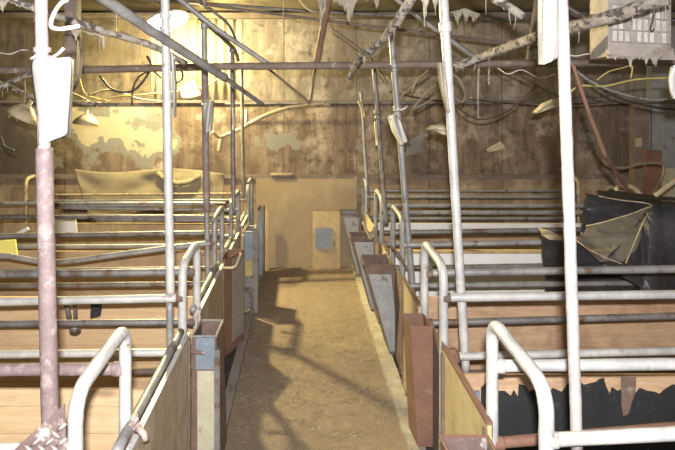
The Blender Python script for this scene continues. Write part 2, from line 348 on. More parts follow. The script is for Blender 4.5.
# ------------------------------------------------------------------ farrowing crates
def rail_pts(side, X, Y, ys):
    """ys: list of (x,y) in the photo frame at depth Y, extended to the rear of the crate"""
    a = P(*ys[0], Y); b = P(*ys[-1], Y); rear = side*2.78
    t = (rear-a.x)/(b.x-a.x) if abs(b.x-a.x) > .05 else 1
    end = a+(b-a)*t if len(ys) == 2 else Vector((rear, Y, b.z))
    st = Vector((X, Y, a.z+(b.z-a.z)*(X-a.x)/(b.x-a.x)*(1 if len(ys) == 2 else 0)))
    mid = [P(*q, Y) for q in ys[1:-1]] if len(ys) > 2 else []
    if len(ys) > 2: mid.append(b)
    return [st]+mid+[end]
ordn = ['nearest','second','third','fourth','farthest']
def crate(side, i, Yn, Yf, X, near, far, matn, matf):
    sn = 'left' if side < 0 else 'right'
    look = {(-1,0):'chalky white front hoop', (1,0):'chalky white front hoop with rusty bend', (-1,1):'straight grey rails',
            (1,1):'pale grey rails and hoop', (-1,2):'one sagging bent top rail', (1,2):'black sheeting over its rails',
            (-1,3):'thin dirty rails', (1,3):'narrow bent hoop', (-1,4):'cream lit rear hoop', (1,4):'dull thin rails'}[(side,i)]
    r = empty('farrowing_crate', (X, (Yn+Yf)/2, 0), f'{ordn[i]} steel pig crate on the {sn}, {look}', 'pig crate', f'farrowing crates on the {sn}')
    rr = .0215 if i < 2 else .019
    tilt = .012*((i*7) % 3-1)
    path = fillet([(X, Yn, -.02), (X, Yn, 1.015+tilt), (X-side*.012, Yf, 1.05+tilt), (X-side*.012, Yf, -.02)], .085, 8)
    hp = obj('front_hoop', T(path, rr, 14, rough=.05, step=.04), matn, r, True)
    path = fillet([(side*2.8, Yn, -.02), (side*2.8, Yn, 1.06), (side*2.8, Yf, 1.07), (side*2.8, Yf, -.02)], .09, 6)
    obj('rear_hoop', T(path, rr, 12), matf if i < 4 else M['hose'], r, True)
    for Y, lst, mt in ((Yn, near, matn), (Yf, far, matf)):
        for ys in lst:
            mm, rad = mt, .0195
            if isinstance(ys, dict): mm = ys.get('m', mt); rad = ys.get('r', rad); ys = ys['p']
            pts = rail_pts(side, X, Y, ys)
            if len(pts) > 2: pts = smooth_path(pts, 6)
            rl = obj('rail', T(pts, rad, 12, rough=.05, step=.08), mm, r, True)
            w = bmesh.new(); collar(w, pts[0]+Vector((side*.012,0,0)), (1,0,0), rad*1.22, .035)
            obj('weld', w, M['rust_dark'] if (i+len(ys)) % 2 else mm, rl, True)
    # foot brackets
    for Y in (Yn, Yf): obj('foot_plate', B(X-.045, X+.045, Y-.04, Y+.04, -.02, -.008), M['rust_dark'], r)
    return r
g, gw, gd, ru = M['galv'], M['galv_white'], M['galv_dark'], M['rust_dark']
def lvl(side, Y, z, dz=0):  # a plain level rail
    y = VY+(H-z)*F/Y; X0 = 60 if side < 0 else 540
    return [(250 if side < 0 else 380, y), (X0, y+dz)]
R5 = {}
crate(1, 0, 1.75, 2.21, .69, [[(567,439),(675,433.5)], lvl(1,1.75,.60), lvl(1,1.75,.32)], [dict(p=[(503,366),(675,364)], r=.0215), dict(p=[(520,441),(555,438)], m=M['rust']), lvl(1,2.21,.32)], gw, gw)
crate(1, 1, 3.02, 3.43, .69, [dict(p=[(456,297.5),(675,294.5)], r=.0215), [(457,356.5),(675,351)], dict(p=lvl(1,3.02,.34), m=gd)],
      [dict(p=[(430,273),(675,269)], r=.0215), dict(p=[(433,323),(675,316)], m=gd), dict(p=[(445,374),(675,370)], m=ru)], gw, g)
crate(1, 2, 4.25, 4.62, .69, [[(410,245),(557,242)], dict(p=[(410,286),(640,283)], m=g), dict(p=lvl(1,4.25,.33), m=gd)],
      [dict(p=[(395,232.5),(560,230)], m=gd), dict(p=[(395,268),(560,265.5)], m=gd), dict(p=lvl(1,4.62,.33), m=gd)], g, g)
crate(1, 3, 5.35, 5.68, .69, [lvl(1,5.35,.88), lvl(1,5.35,.61)], [lvl(1,5.68,.885), dict(p=lvl(1,5.68,.64), m=gd)], g, g)
crate(1, 4, 6.28, 6.50, .655, [lvl(1,6.28,.88), lvl(1,6.28,.66)], [dict(p=lvl(1,6.5,.91),r=.014), dict(p=lvl(1,6.5,.63), r=.014)], g, g)
crate(-1, 0, 1.71, 2.15, -.625, [[(20,450),(65,448)], lvl(-1,1.71,.58), lvl(-1,1.71,.32)], [dict(p=[(0,370),(125,369)], m=M['sleeve'], r=.021), lvl(-1,2.15,.58), lvl(-1,2.15,.32)], gw, g)
crate(-1, 1, 3.06, 3.41, -.59, [dict(p=[(0,302),(178,298)], r=.0205), dict(p=[(0,354.5),(160,352.5)]), lvl(-1,3.06,.34)],
      [dict(p=[(0,274.5),(195,272)], r=.0225, m=gd), dict(p=[(0,324),(195,322)], m=gd), dict(p=[(0,373),(180,371)], m=ru)], gw, g)
crate(-1, 2, 4.25, 4.55, -.60, [dict(p=[(212,243),(170,248),(115,255),(72,261),(45,262),(15,257.5),(0,256)], r=.02), dict(p=[(0,286),(190,284)], m=gd), lvl(-1,4.25,.33)],
      [dict(p=[(0,236),(210,233)], r=.020, m=gd), dict(p=[(0,270.5),(200,268)], m=gd, r=.014), dict(p=lvl(-1,4.55,.33), m=gd)], g, gd)
crate(-1, 3, 5.15, 5.62, -.59, [dict(p=[(0,220),(90,219.5),(215,217)], m=gd), [(0,247),(200,246)]], [dict(p=[(0,210),(50,207),(225,203.5)], r=.015), lvl(-1,5.62,.62)], g, g)
crate(-1, 4, 6.28, 6.56, -.545, [dict(p=[(30,201),(225,200)],r=.012), dict(p=[(30,225),(240,221)], r=.014, m=M['hose'])], [dict(p=[(30,195),(235,193.5)], r=.011, m=M['hose']), lvl(-1,6.56,.62)], g, M['hose'])

# ------------------------------------------------------------------ partition boards between the pens
def board(side, Y, z1, mat, label, x0=None, th=.018, z0=-.02):
    a = .715 if side > 0 else .64
    a = a if x0 is None else x0
    b = 2.95
    bm = bmesh.new()
    if side > 0: box(bm, a, b, Y, Y+th, z0, z1)
    else: box(bm, -b, -a, Y, Y+th, z0, z1)
    return bm
def bthing(side, Y, mat, label, z1=.61, **k):
    r = empty('partition_board', (side*1.8, Y, 0), label, 'partition board', 'wooden pen partitions on the '+('left' if side < 0 else 'right'))
    obj('board', board(side, Y, z1, mat, label, **k), mat, r); return r
def cleat(r, X, Y, z1):
    obj('cleat', B(X-.03, X+.03, Y-.03, Y-.001, -.02, z1-.04), M['rust_dark'], r)
bthing(-1, 2.6, M['pine'], 'bright clean pine partition board in the nearest left pen')
bthing(-1, 3.86, M['pine'], 'knotty pine partition behind the second left crate')
bthing(-1, 5.02, M['ply_tan'], 'tan plywood partition behind the sagging rail on the left', z1=.625)
bthing(-1, 6.12, M['ply_yellow'], 'yellow lit plywood partition of the farthest left pen', z1=.64)
r = bthing(1, 2.74, M['ply'], 'plywood partition with torn black paper in the nearest right pen', z1=.612)
# torn black paper on its face
bm = bmesh.new(); xs = []; x = 481.0
edge = [(481,388),(486,383),(490,389),(496,384),(498,391),(505,391),(511,396),(514,390),(518,397),(519,384),(526,386),(529,392),(537,389),(548,395),(553,388),
        (562,392),(568,384),(577,386),(582,383),(584,385),(596,382),(600,379),(604,378),(606,386),(610,394),(612,387),(618,391),(622,389),(636,393),(640,388),(648,391),(655,392),(660,394),(664,390),(672,385),(682,384),(720,386),(760,384),(800,390)]
Yb = 2.735
top, bot, top2, bot2 = [], [], [], []
for x, y in edge:
    q = P(x, y, Yb); top.append(bm.verts.new(q)); bot.append(bm.verts.new((q.x, q.y, -.01)))
for i in range(len(edge)-1): bm.faces.new((bot[i], bot[i+1], top[i+1], top[i]))
bp = obj('black_paper', bm, M['black_mould'], r, mods=[('SOLIDIFY', dict(thickness=.003))])
bm = bmesh.new(); pts = [(621,377),(636,377),(635,392),(632,400),(628,414),(623,416),(621,405)]
bm.faces.new([bm.verts.new(P(x, y, 2.725-(y-377)*.0004)) for x, y in pts])
tagp = obj('torn_flap', bm, M['rust_dark'], r, mods=[('SOLIDIFY', dict(thickness=.004))]); tagp['label'] = 'dark brown torn flap'
cl = obj('bracket', B(P(475,0,2.73).x, P(479.5,0,2.73).x, 2.722, 2.739, P(0,398,2.73).z, P(0,391,2.73).z), M['plate_blue'], r); cl['label'] = 'small blue bracket'
bthing(1, 3.86, M['ply'], 'stained plywood partition behind the second right crate')
r = bthing(1, 5.02, M['white_board'], 'white plastic faced partition behind the third right crate', z1=.61)
obj('top_batten', B(.715, 2.95, 4.99, 5.055, .611, .632), M['ply_yellow'], r)
r = bthing(1, 6.12, M['ply'], 'brown plywood partition with white top strip in farthest right pen', z1=.575)
obj('top_strip', B(.715, 2.95, 6.115, 6.14, .576, .64), M['white_board'], r)

# ------------------------------------------------------------------ aisle front panels
def front(side, i, y0, y1, mat, rail_mat, look, z=.69):
    sn = 'left' if side < 0 else 'right'
    X = -.555 if side < 0 else .652
    r = empty('front_panel', (X, (y0+y1)/2, 0), f'{look} panel along the {sn} of the aisle, {ordn[i]} from the camera', 'panel', f'front panels on the {sn} of the aisle')
    obj('board', B(X-.007, X+.007, y0, y1, .03, z), mat, r)
    if side < 0:
        obj('edge_strip', B(X-.010, X+.010, y0, y1, z, z+.008), M['galv_white'], r)
        obj('top_rail', T([(X-.035, y0, z+.01), (X-.035, y1, z+.01)], .018, 12, rough=.06, step=.08), M['galv'], r, True)
    else:
        bm = box(B(X-.011, X+.011, y0, y1, z, z+.012), X+.008, X+.012, y0, y1, z-.04, z); obj('angle_strip', bm, rail_mat, r)
    for Y in (y0+.02, y1-.02):
        obj('stud', B(X-.016 if side > 0 else X-.012, X+.012 if side > 0 else X+.016, Y-.012, Y+.012, -.02, z-.02), M['rust_dark'], r)
front(-1, 0, 1.95, 3.02, M['front_ply'], gw, 'weathered grey plywood')
front(-1, 1, 3.34, 4.33, M['front_ply'], gw, 'dirty plywood')
front(-1, 2, 4.72, 5.4, M['cream'], gw, 'short cream')
front(-1, 3, 5.72, 6.5, M['yellow_ply'], gw, 'yellowed')
front(1, 0, 1.2, 1.88, M['front_cream'], M['rust'], 'rust edged plywood')
front(1, 1, 2.155, 2.85, M['front_cream'], M['rust'], 'cream plywood')
front(1, 2, 3.43, 3.98, M['yellow_ply'], M['rust_dark'], 'pale yellow')
front(1, 3, 4.74, 5.0, M['yellow_ply'], M['rust_dark'], 'yellow lit')
front(1, 4, 5.64, 6.43, M['yellow_ply'], M['hose'], 'small yellow')

# ------------------------------------------------------------------ feed hoppers
def hopper(side, near, far, zt, mat, label, zb=.02, face=None, rim=None, inner=None):
    """near/far: (Y, xtop_a, xtop_b, xbot_a, xbot_b)"""
    Yn, a, b, c, d = near; Yf, a2, b2, c2, d2 = far
    r = empty('feed_hopper', ((a+b)/2, (Yn+Yf)/2, 0), label, 'feed hopper', 'feed hoppers on the '+('left' if side < 0 else 'right')+' of the aisle')
    bm = bmesh.new()
    lo = [bm.verts.new(p) for p in ((c,Yn,zb),(d,Yn,zb),(d2,Yf,zb),(c2,Yf,zb))]
    hi = [bm.verts.new(p) for p in ((a,Yn,zt),(b,Yn,zt),(b2,Yf,zt),(a2,Yf,zt))]
    bm.faces.new(lo)
    for i in range(4): bm.faces.new((lo[i], lo[(i+1)%4], hi[(i+1)%4], hi[i]))
    obj('body', bm, mat, r, mods=[('SOLIDIFY', dict(thickness=.005, offset=-1))])
    if rim:
        bm = bmesh.new(); q = [Vector(p) for p in ((a,Yn,zt),(b,Yn,zt),(b2,Yf,zt),(a2,Yf,zt))]
        for i in range(4): tube(bm, [q[i], q[(i+1)%4]], .006, 6)
        obj('rim', bm, rim, r)
    if face:
        t0, t1, u0, u1, fm, nm = face    # heights and widths as fractions of the near face
        def Q(u, t): 
            xa, xb = c+(a-c)*t, d+(b-d)*t; return Vector((xa+(xb-xa)*u, Yn-.004, zb+(zt-zb)*t))
        bm = bmesh.new(); hexa(bm, [Q(u0,t0),Q(u1,t0),Q(u1,t1),Q(u0,t1)], [p+Vector((0,.003,0)) for p in (Q(u0,t0),Q(u1,t0),Q(u1,t1),Q(u0,t1))])
        f = obj(nm, bm, fm, r)
    return r
hopper(1, (1.90,.49,.642,.56,.64), (2.15,.48,.642,.55,.64), .655, M['rust_mauve'], 'mauve rusted feed hopper with white stains at the bottom edge, nearest on the right', rim=M['rust'])
r = hopper(1, (3.21,.562,.683,.600,.715), (3.41,.553,.668,.587,.70), .66, M['rust'], 'rusty orange brown open topped feed hopper on the right of the aisle', zb=.035)
obj('side_plate', B(.676,.682,2.86,3.205,.02,.66), M['rust_dark'], r)
r = hopper(1, (4.42,.44,.655,.63,.70), (4.72,.45,.65,.625,.69), .665, M['rust_dark'], 'tapering pale grey feed hopper just behind the rusty orange one', face=(.05,.90,.08,.88,M['plate'],'face_plate'), rim=M['rust_dark'])
obj('side_plate', B(.662,.668,4.0,4.415,.02,.665), M['rust_dark'], r)
r = hopper(1, (5.34,.42,.62,.60,.66), (5.6,.42,.62,.6,.66), .66, M['rust_dark'], 'dark grey mottled feed hopper, third tapering one on the right', face=(.05,.95,.1,.95,M['plate'],'face_plate'), rim=M['rust_dark'])
obj('side_plate', B(.62,.626,5.02,5.335,.02,.66), M['rust_dark'], r)
hopper(1, (6.45,.41,.60,.575,.61), (6.75,.41,.6,.575,.61), .67, M['galv_dark'], 'farthest grey feed hopper on the right, next to the brown end sheet', face=(.05,.95,.1,.9,M['plate'],'face_plate'), rim=M['rust_dark'])
r = hopper(-1, (3.07,-.545,-.425,-.55,-.40), (3.3,-.535,-.42,-.55,-.40), .66, M['rust_dark'], 'upright steel feed hopper with blue top and cream lower face on the left', face=(.03,.735,.22,.86,M['cream'],'cream_face'), rim=M['galv'])
f = obj('blue_face', B(-.525,-.432,3.062,3.067,.50,.655), M['plate_blue'], r)
obj('corner_angle', B(-.432,-.405,3.05,3.075,.02,.60), M['galv_dark'], r)
obj('latch_bar', T([P(187,353.5,3.03), P(197,352,3.03), P(205,353.5,3.03)], .009, 8), M['rust_mauve'], r, True)
# rust panelled one, splayed towards the aisle
r = empty('feed_hopper', (-.5, 4.5, 0), 'splayed rusty sided feed hopper, second one on the left of the aisle', 'feed hopper', 'feed hoppers on the left of the aisle')
bm = bmesh.new(); foot = [(-.565,4.36),(-.545,4.36),(-.435,4.68),(-.565,4.68)]
lo = [bm.verts.new((x,y,.03)) for x,y in foot]; hi = [bm.verts.new((x,y,.72)) for x,y in foot]; bm.faces.new(lo)
for i in range(4): bm.faces.new((lo[i], lo[(i+1)%4], hi[(i+1)%4], hi[i]))
obj('body', bm, M['rust'], r, mods=[('SOLIDIFY', dict(thickness=.005, offset=-1))])
bm = bmesh.new()
def SL(t, z, o=0): return Vector((-.545+.11*t+.004+o, 4.36+.32*t-.003, z))
hexa(bm, [SL(.35,.1),SL(.95,.1),SL(.95,.70),SL(.35,.70)], [q+Vector((-.002,0,0)) for q in (SL(.35,.1),SL(.95,.1),SL(.95,.70),SL(.35,.70))])
obj('grey_patch', bm, M['steel_strip'], r)
r = hopper(-1, (5.42,-.505,-.425,-.505,-.425), (5.68,-.505,-.42,-.505,-.42), .70, M['galv_dark'], 'narrow blue grey feed hopper with yellow lower patch, third on the left', face=(.44,.63,.1,.9,M['wire_yellow'],'yellow_patch'), rim=M['galv'])
obj('blue_face', B(-.497,-.432,5.412,5.417,.46,.69), M['plate_blue'], r)
obj('corner_post', B(-.425,-.385,5.40,5.44,-.0,.72), M['steel_strip'], r)
obj('ragged_seal', T([(-.512,5.405,z*.06+.02) for z in range(12)], .010, 8, rough=.5, step=.02), M['web'], r, True)
hopper(-1, (6.45,-.46,-.40,-.46,-.40), (6.7,-.46,-.4,-.46,-.4), .72, M['galv_dark'], 'farthest dark grey feed hopper on the left, beside the upright batten', face=(.05,.8,.15,.8,M['plate_blue'],'face_plate'), rim=M['rust_dark'])
# nearest left hopper: tread plate cheeks
r = empty('feed_hopper', (-.66, 1.9, 0), 'feed hopper with raised tread plate cheek at the bottom left corner', 'feed hopper', 'feed hoppers on the left of the aisle')
def plate(pts, Y, th=.004):
    bm = bmesh.new(); a = [P(x,y,Y) for x,y in pts]; hexa(bm, a, [q+Vector((0,th,0)) for q in a]); return bm
tp = obj('tread_plate', plate([(64.5,404),(68,490),(-30,490)], 1.675), M['rust_mauve'], r)
bm = bmesh.new()
for i in range(-4, 9):
    for j in range(0, 9):
        cx, cy = 62-i*13-(j%2)*6.5, 412+j*7.5
        if cx > 62 or cx-4 < 66-(cy-404)*.98+2: continue
        s_ = 1 if j % 2 else -1
        tube(bm, [P(cx-4.2,cy-3.6*s_,1.674), P(cx,cy,1.668), P(cx+4.2,cy+3.6*s_,1.674)], .0042, 6)
obj('tread_pattern', bm, M['post_white'], tp, True)
obj('side_plate', plate([(138,410),(142,490),(84,490)], 2.09), M['rust_mauve'], r)
bm = bmesh.new(); box(bm, -.95, -.59, 1.75, 2.10, -.02, .30); obj('trough', bm, M['rust_dark'], r)
# hinge pin and bracket at near ends
bm = T([P(137,428,2.0), P(144,434,1.98), P(146,440,1.98)], .012, 8, rough=.2); tube(bm, [P(134,431,2.0), P(140,424,2.02)], .008, 8)
obj('hinge', bm, M['pinkpost'], r, True)

# latch pins and tie bars near the hoops
def pin(pts, Z, w, mat, label):
    solo('latch_pin', T(fillet([P(x,y,Z) for x,y in pts], .03, 4), w*Z/F/2, 8, rough=.12, step=.02), mat, label, 'latch pin', 'latch pins on the aisle side', True)
pin([(222,268),(233,268),(236,266),(241,253)], 4.2, 2.6, M['hose'], 'pale bent latch pin above the splayed rusty hopper')
pin([(243,233),(249,222)], 5.3, 3.2, M['hose'], 'short pale latch pin beside the fourth left hoop')
pin([(385,244),(392,247),(400,256),(405,266)], 4.1, 2.4, M['rust_dark'], 'dark bent latch pin by the third right hoop')
pin([(363,222),(367,232),(371,240)], 5.25, 3, M['hose'], 'pale bent latch pin behind the dark grey right hopper')

# drinker hanging in the left pen
r = empty('drinker', P(78,330,3.6), 'small black drinker cup hanging behind rails of the second left crate', 'drinker')
obj('pipe', T([P(66,300,3.6), P(69,318,3.6)], .016, 8), M['galv_dark'], r, True)
bm = bmesh.new(); c = P(75,324,3.6); lathe(bm, (c.x,c.y,c.z-.06), [(.012,0),(.03,.01),(.036,.05),(.03,.055)], 16); obj('cup', bm, M['galv_dark'], r, True)
obj('stem', T([P(75,302,3.6), P(75.5,322,3.6)], .012, 8), M['rust_dark'], r, True)
bm = bmesh.new(); a = [P(91,302,3.6),P(101,302,3.6),P(99,316,3.6),P(90,318,3.6)]; hexa(bm, a, [q+Vector((0,.03,0)) for q in a]); obj('flap', bm, M['black_mould'], r)
# bright boards in the far left pens
solo('foam_board', plate([(54,218),(75,216),(77,233),(54,232)], 5.9, .02), M['white_board'], 'small white board standing behind the rails at far left', 'board')
solo('yellow_crate_board', plate([(-20,241),(15,240),(17,256),(-20,257)], 4.9, .02), M['stripe_yellow'], 'bright yellow board low behind the rails at the left edge', 'board')
solo('leaning_lath', plate([(10,236),(27,227),(29,230),(13,239)], 5.75, .02), M['white_board'], 'thin pale lath leaning beside the far left rear hoop', 'lath')

# ------------------------------------------------------------------ hanging support pipes
def post(pts, Z, w, label, mat, sleeves=(), collars=(), top=True, w2=None, cat='pipe'):
    a, b = P(*pts[0], Z), P(*pts[1], Z)
    d = (a-b).normalized()
    if top: a2 = a+d*((roofz(Z)-a.z)/d.z)
    else: a2 = a
    r = empty('support_pipe', (b.x, b.y, b.z), label, cat, 'upright support pipes')
    path = [b+(a2-b)*(k/24) for k in range(25)]
    for k, q in enumerate(path[1:-1]): q.x += .0012*math.sin(k*.45+Z*5)*max(0,Z-2)/4
    obj('pipe', T(path, w*Z/F/2, 14, rough=.07, step=.03, r2=(w2*Z/F/2 if w2 else None)), mat, r, True)
    for y0, y1, ww, mt in sleeves:
        q = lambda y: b+(a-b)*((pts[1][1]-y)/(pts[1][1]-pts[0][1]))
        obj('sleeve', T([q(y0), q(y1)], ww*Z/F/2, 16, rough=.03, step=.03), mt, r, True)
    for y, ww, h in collars:
        q = b+(a-b)*((pts[1][1]-y)/(pts[1][1]-pts[0][1]))
        obj('collar', collar(bmesh.new(), q, d, ww*Z/F/2, h*Z/F), mat, r, True)
    return r
post([(41,0),(50.7,445)], 1.93, 12.5, 'thick mauve brown sleeved post in the left foreground with white sack tied on', M['pinkpost'], sleeves=[(148,445,17,M['sleeve'])], collars=[(50,17,5)])
post([(165,0),(170.5,297)], 3.09, 9, 'pale galvanised pipe left of the aisle passing in front of the lamp', M['galv_white'], collars=[(16,12,5),(28,12,4)])
post([(204,25),(208,292)], 4.28, 5.5, 'pipe with brown upper half left of the aisle, bagged at head height', M['galv'], sleeves=[(60,212,6.8,M['sleeve'])], collars=[(26,8,5)], top=False)
post([(232,48),(233.5,215)], 5.17, 4.6, 'dark slim pipe hanging above the fourth left crate', M['galv_dark'], collars=[(50,7,5)], top=False)
post([(241.5,66),(243.5,200)], 6.3, 3.6, 'slimmest dark pipe left of the aisle end', M['galv_dark'], top=False)
post([(562,0),(577,450)], 1.80, 11.5, 'thick white post in the right foreground with a printed bag', M['post_white'], w2=12)
post([(443.5,0),(466,372)], 3.06, 8.5, 'white dusty pipe right of the aisle with a pinkish collar', M['galv_white'], collars=[(27,13,10)], w2=10.5)
post([(391,30),(413,292)], 4.28, 6.5, 'grey pipe right of the aisle with a silvery bag tied on', M['galv'], collars=[(66,8.5,4),(70,8.5,3),(108,9,5)], top=False)
post([(374,68),(386.5,225)], 5.3, 4.6, 'slim dark pipe with yellow strip right of the aisle', M['galv_dark'], collars=[(112,7.5,4),(117,7,3)], top=False)
post([(361,92),(369,210)], 6.3, 3.2, 'slimmest grey pipe right of the aisle end', M['galv'], top=False)
# short clamp pipe below the second left pipe
solo('clamp_rod', T([P(169.5,302,3.1), P(170.5,378,3.1)], .018, 12, rough=.06, step=.04), M['galv'], 'short upright rod low beside the second left hoop', 'rod', smooth=True)
bm = T([P(409,293,4.2), P(425,338,3.2), P(452,352,3.05)], .012, 8); bm.free()
solo('pipe_elbow', T(smooth_path([P(449,358,2.99), P(452,352,2.98), P(455,355,2.98), P(456,362,2.98)], 4), .022, 10, rough=.15), M['rust'], 'rusty elbow at the foot of the second right hoop', 'elbow', smooth=True)

# ------------------------------------------------------------------ overhead steelwork
def extend(pts):
    """run members that leave the frame on to the roof or the side walls"""
    q = [P(*p) for p in pts]
    def go(a, b, px):
        d = (a-b).normalized(); L = []
        if px[1] < -3 and d.z > .02: L.append((roofz(a.y)-a.z)/(d.z+d.y*.1209))
        if px[0] < -8 and d.x < -.1: L.append((XL-a.x)/d.x)
        if px[0] > 690 and d.x > .1: L.append((XR-a.x)/d.x)
        L = [l for l in L if l > 0]
        if not L: return None
        l = min(L)
        if d.y < 0: l = min(l, (a.y+.6)/-d.y) if a.y+d.y*l < -.6 else l
        return a+d*l
    e0, e1 = go(q[0], q[1], pts[0]), go(q[-1], q[-2], pts[-1])
    return ([e0] if e0 else [])+q+([e1] if e1 else [])
def beam(pts, w, mat, label, name='roof_brace', cat='roof brace', rough=.06, w2=None, seg=12, webs=0, curved=False, grp='overhead steelwork'):
    q = extend(pts)
    if curved: q = smooth_path(q, 8)
    za = (pts[0][2]+pts[-1][2])/2
    c = sum(q, Vector())/len(q); r = empty(name, c, label, cat, grp)
    r1 = w*pts[0][2]/F/2; r2_ = (w2 or w)*pts[-1][2]/F/2
    obj('bar', T(q, r1, seg, rough=rough, r2=r2_, step=.025), mat, r, True)
    if webs:
        rnd = random.Random(len(label)*31+webs); 
        for k in range(webs):
            t = rnd.random(); i = min(int(t*(len(q)-1)), len(q)-2); u = t*(len(q)-1)-i; s = q[i].lerp(q[i+1], u)
            L = rnd.uniform(.02,.10); 
            bm = T([s, s+Vector((rnd.uniform(-.006,.006),0,-L*.5)), s+Vector((rnd.uniform(-.01,.01),0,-L))], rnd.uniform(.002,.005), 5, r2=.001)
            obj('dust_strand', bm, M['web'], r, True)
    return r
beam([(-60,71,4.4),(100,69.5,4.4),(225,66.5,4.4),(400,65,4.4),(520,63.5,4.4),(760,61,4.4)], 7.5, M['dark_beam'], 'long horizontal brown pipe spanning the whole picture under the roof', 'cross_pipe', 'pipe', seg=8)
beam([(88,-12,2.5),(150,30,2.9),(225,78,3.6)], 15, M['galv'], 'thick pale diagonal brace in front of the lamp', w2=8, webs=6)
beam([(225,78,3.6),(262,104,4.0)], 4.5, M['galv_dark'], 'dark thin end of the brace running on below the cross pipe')
beam([(168,-10,4.25),(215,28,4.35),(268,64,4.5)], 6.5, M['galv'], 'long slim brace descending right from the top left of centre', w2=5)
beam([(200,18,4.5),(232,47,5.15),(238,60,6.2)], 4.5, M['galv_dark'], 'bent dark tube tucked under the slim brace', curved=True)
beam([(265,66,5.6),(309,102,5.6)], 2.6, M['dark_beam'], 'thin web strut below the cross pipe left of centre')
beam([(310,103,5.6),(325,0,5.6),(329,-20,5.6)], 3.0, M['dark_beam'], 'near upright dark web strut in the centre')
beam([(316,66,4.6),(331,-12,4.5)], 6.5, M['rust'], 'reddish brown steep rod above the cross pipe in the centre', webs=5)
beam([(331,28,5.8),(369,56,5.8),(388,84,5.8)], 2.4, M['dark_beam'], 'thin dark web strut right of centre')
beam([(385,-10,5.0),(420,18,5.0),(490,68,5.0)], 4.5, M['galv'], 'pale slim brace behind the white dusty pipe')
beam([(402,96,5.6),(430,74,5.6)], 2.5, M['dark_beam'], 'short thin dark strut behind the looped cable')
beam([(500,68,5.6),(560,98,5.6)], 2.4, M['dark_beam'], 'thin web strut left of the white foreground post')
beam([(-20,-14,2.8),(34,8,2.9),(100,30,3.1),(150,45,3.3),(185,63,3.6)], 9, M['dust'], 'dust caked drooping diagonal branch at the upper left', 'dusty_brace', 'roof brace', rough=.25, webs=14, w2=6, curved=True)
beam([(418,-12,2.8),(398,20,3.0),(375,48,3.3),(360,56,3.5),(350,78,3.9)], 17, M['dust'], 'thick dust caked brace above the cross pipe right of centre', 'dusty_brace', rough=.3, webs=14, w2=5, curved=True)
beam([(455,68,4.2),(487,55,4.1),(540,36,3.6),(600,20,3.2),(668,-2,3.0)], 8, M['dust'], 'long dust caked brace rising to the upper right corner', 'dusty_brace', rough=.22, webs=16, w2=15, curved=True)
beam([(486,-6,3.0),(524,16,2.9)], 12, M['dust'], 'short broken dusty stub at the top right of centre', 'dusty_brace', rough=.3, webs=8, w2=8)
beam([(537,0,4.9),(528,64,4.9)], 6, M['dark_beam'], 'steep brown bar behind the printed bag')
beam([(560,3,4.8),(600,26,4.8)], 4, M['galv_dark'], 'short grey strut behind the right foreground post')
beam([(120,-2,6.0),(200,3,6.0),(320,12,6.0),(440,18,6.0),(700,23,6.0)], 3.2, M['galv_dark'], 'thin upper chord running just below the eave', 'roof_chord')
beam([(200,4,5.5),(320,20,5.5),(450,36,5.5),(560,50,5.5)], 3.2, M['dark_beam'], 'second dark chord sloping down to the right', 'roof_chord')
beam([(-10,92,4.0),(20,78,4.1),(45,70,4.2)], 5, M['dust'], 'short dusty strut at the left edge', 'dusty_brace', rough=.2, webs=4)
beam([(-10,78,5.0),(12,88,5.0),(45,100,5.0),(100,104,5.2)], 4, M['dust'], 'sagging dusty conduit at far left', 'dusty_brace', rough=.2, curved=True)
solo('hanging_column', B(P(67,0,3.9).x, P(79,0,3.9).x, 3.86, 3.94, P(0,76,3.9).z, roofz(3.9)), M['dark_beam'], 'dark brown vertical column end beside the white sack at top left', 'column')
beam([(225,104,6.8),(330,103,6.8),(470,103,6.8),(620,102,6.8),(760,104,6.8)], 2.4, M['galv_dark'], 'thin conduit along the upper wall ledge', 'conduit', 'conduit')
beam([(470,98,6.4),(560,106,6.4),(620,103,6.4),(700,100,6.4)], 2.2, M['dark_beam'], 'sagging dark conduit on the right of the back wall', 'conduit', 'conduit', curved=True)
beam([(573,65,3.2),(588,110,3.2),(605,155,3.3),(628,190,3.9)], 3.9, M['rust'], 'rusty slanting rod behind the white foreground post', 'slanting_rod', 'rod', w2=4.5)

# hoses, cables and wires
def cab(pts, w, mat, label, name='cable', cat='cable', seg=8, rough=0, grp='loose cables overhead'):
    q = [P(*p) for p in pts]
    if pts[0][1] < -3: q = [Vector((q[0].x, q[0].y, roofz(q[0].y)))]+q
    if pts[-1][1] < -3: q = q+[Vector((q[-1].x, q[-1].y, roofz(q[-1].y)))]
    return solo(name, T(smooth_path(q, 8), w*pts[0][2]/F/2, seg, rough=rough), mat, label, cat, grp, True)
cab([(219,152,6.4),(221,140,6.4),(224,136,6.4),(240,129,6.4),(262,117,6.4),(285,109,6.5),(305,106,6.6),(330,105,6.7)], 4, M['hose'], 'cream hose arching up to the ledge left of centre', 'hose', 'hose')
cab([(213,132,6.2),(218,137,6.3),(223,137,6.4)], 3.2, M['hose'], 'short cream hose stub joining the arching hose', 'hose', 'hose')
cab([(100,76,4.8),(110,88,4.8),(122,92,4.8),(134,90,4.8),(144,80,4.8),(151,66,4.8),(147,56,4.8)], 2.4, M['cable'], 'black cable looping below the cross pipe near the lamp')
cab([(132,105,5.2),(133,88,5.2),(140,76,5.2),(152,71,5.2),(161,78,5.2)], 1.8, M['cable'], 'thin black cable hanging to the ledge near the lamp')
cab([(176,83,5.0),(182,79,5.0),(182,72,5.0),(176,66,5.0)], 2, M['cable'], 'small black cable hook right of the pale pipe')
cab([(72,92,3.6),(79,78,3.6),(82,60,3.6),(80,42,3.6),(74,30,3.6)], 3, M['cable_dusty'], 'dusty cable curving down the dark column')
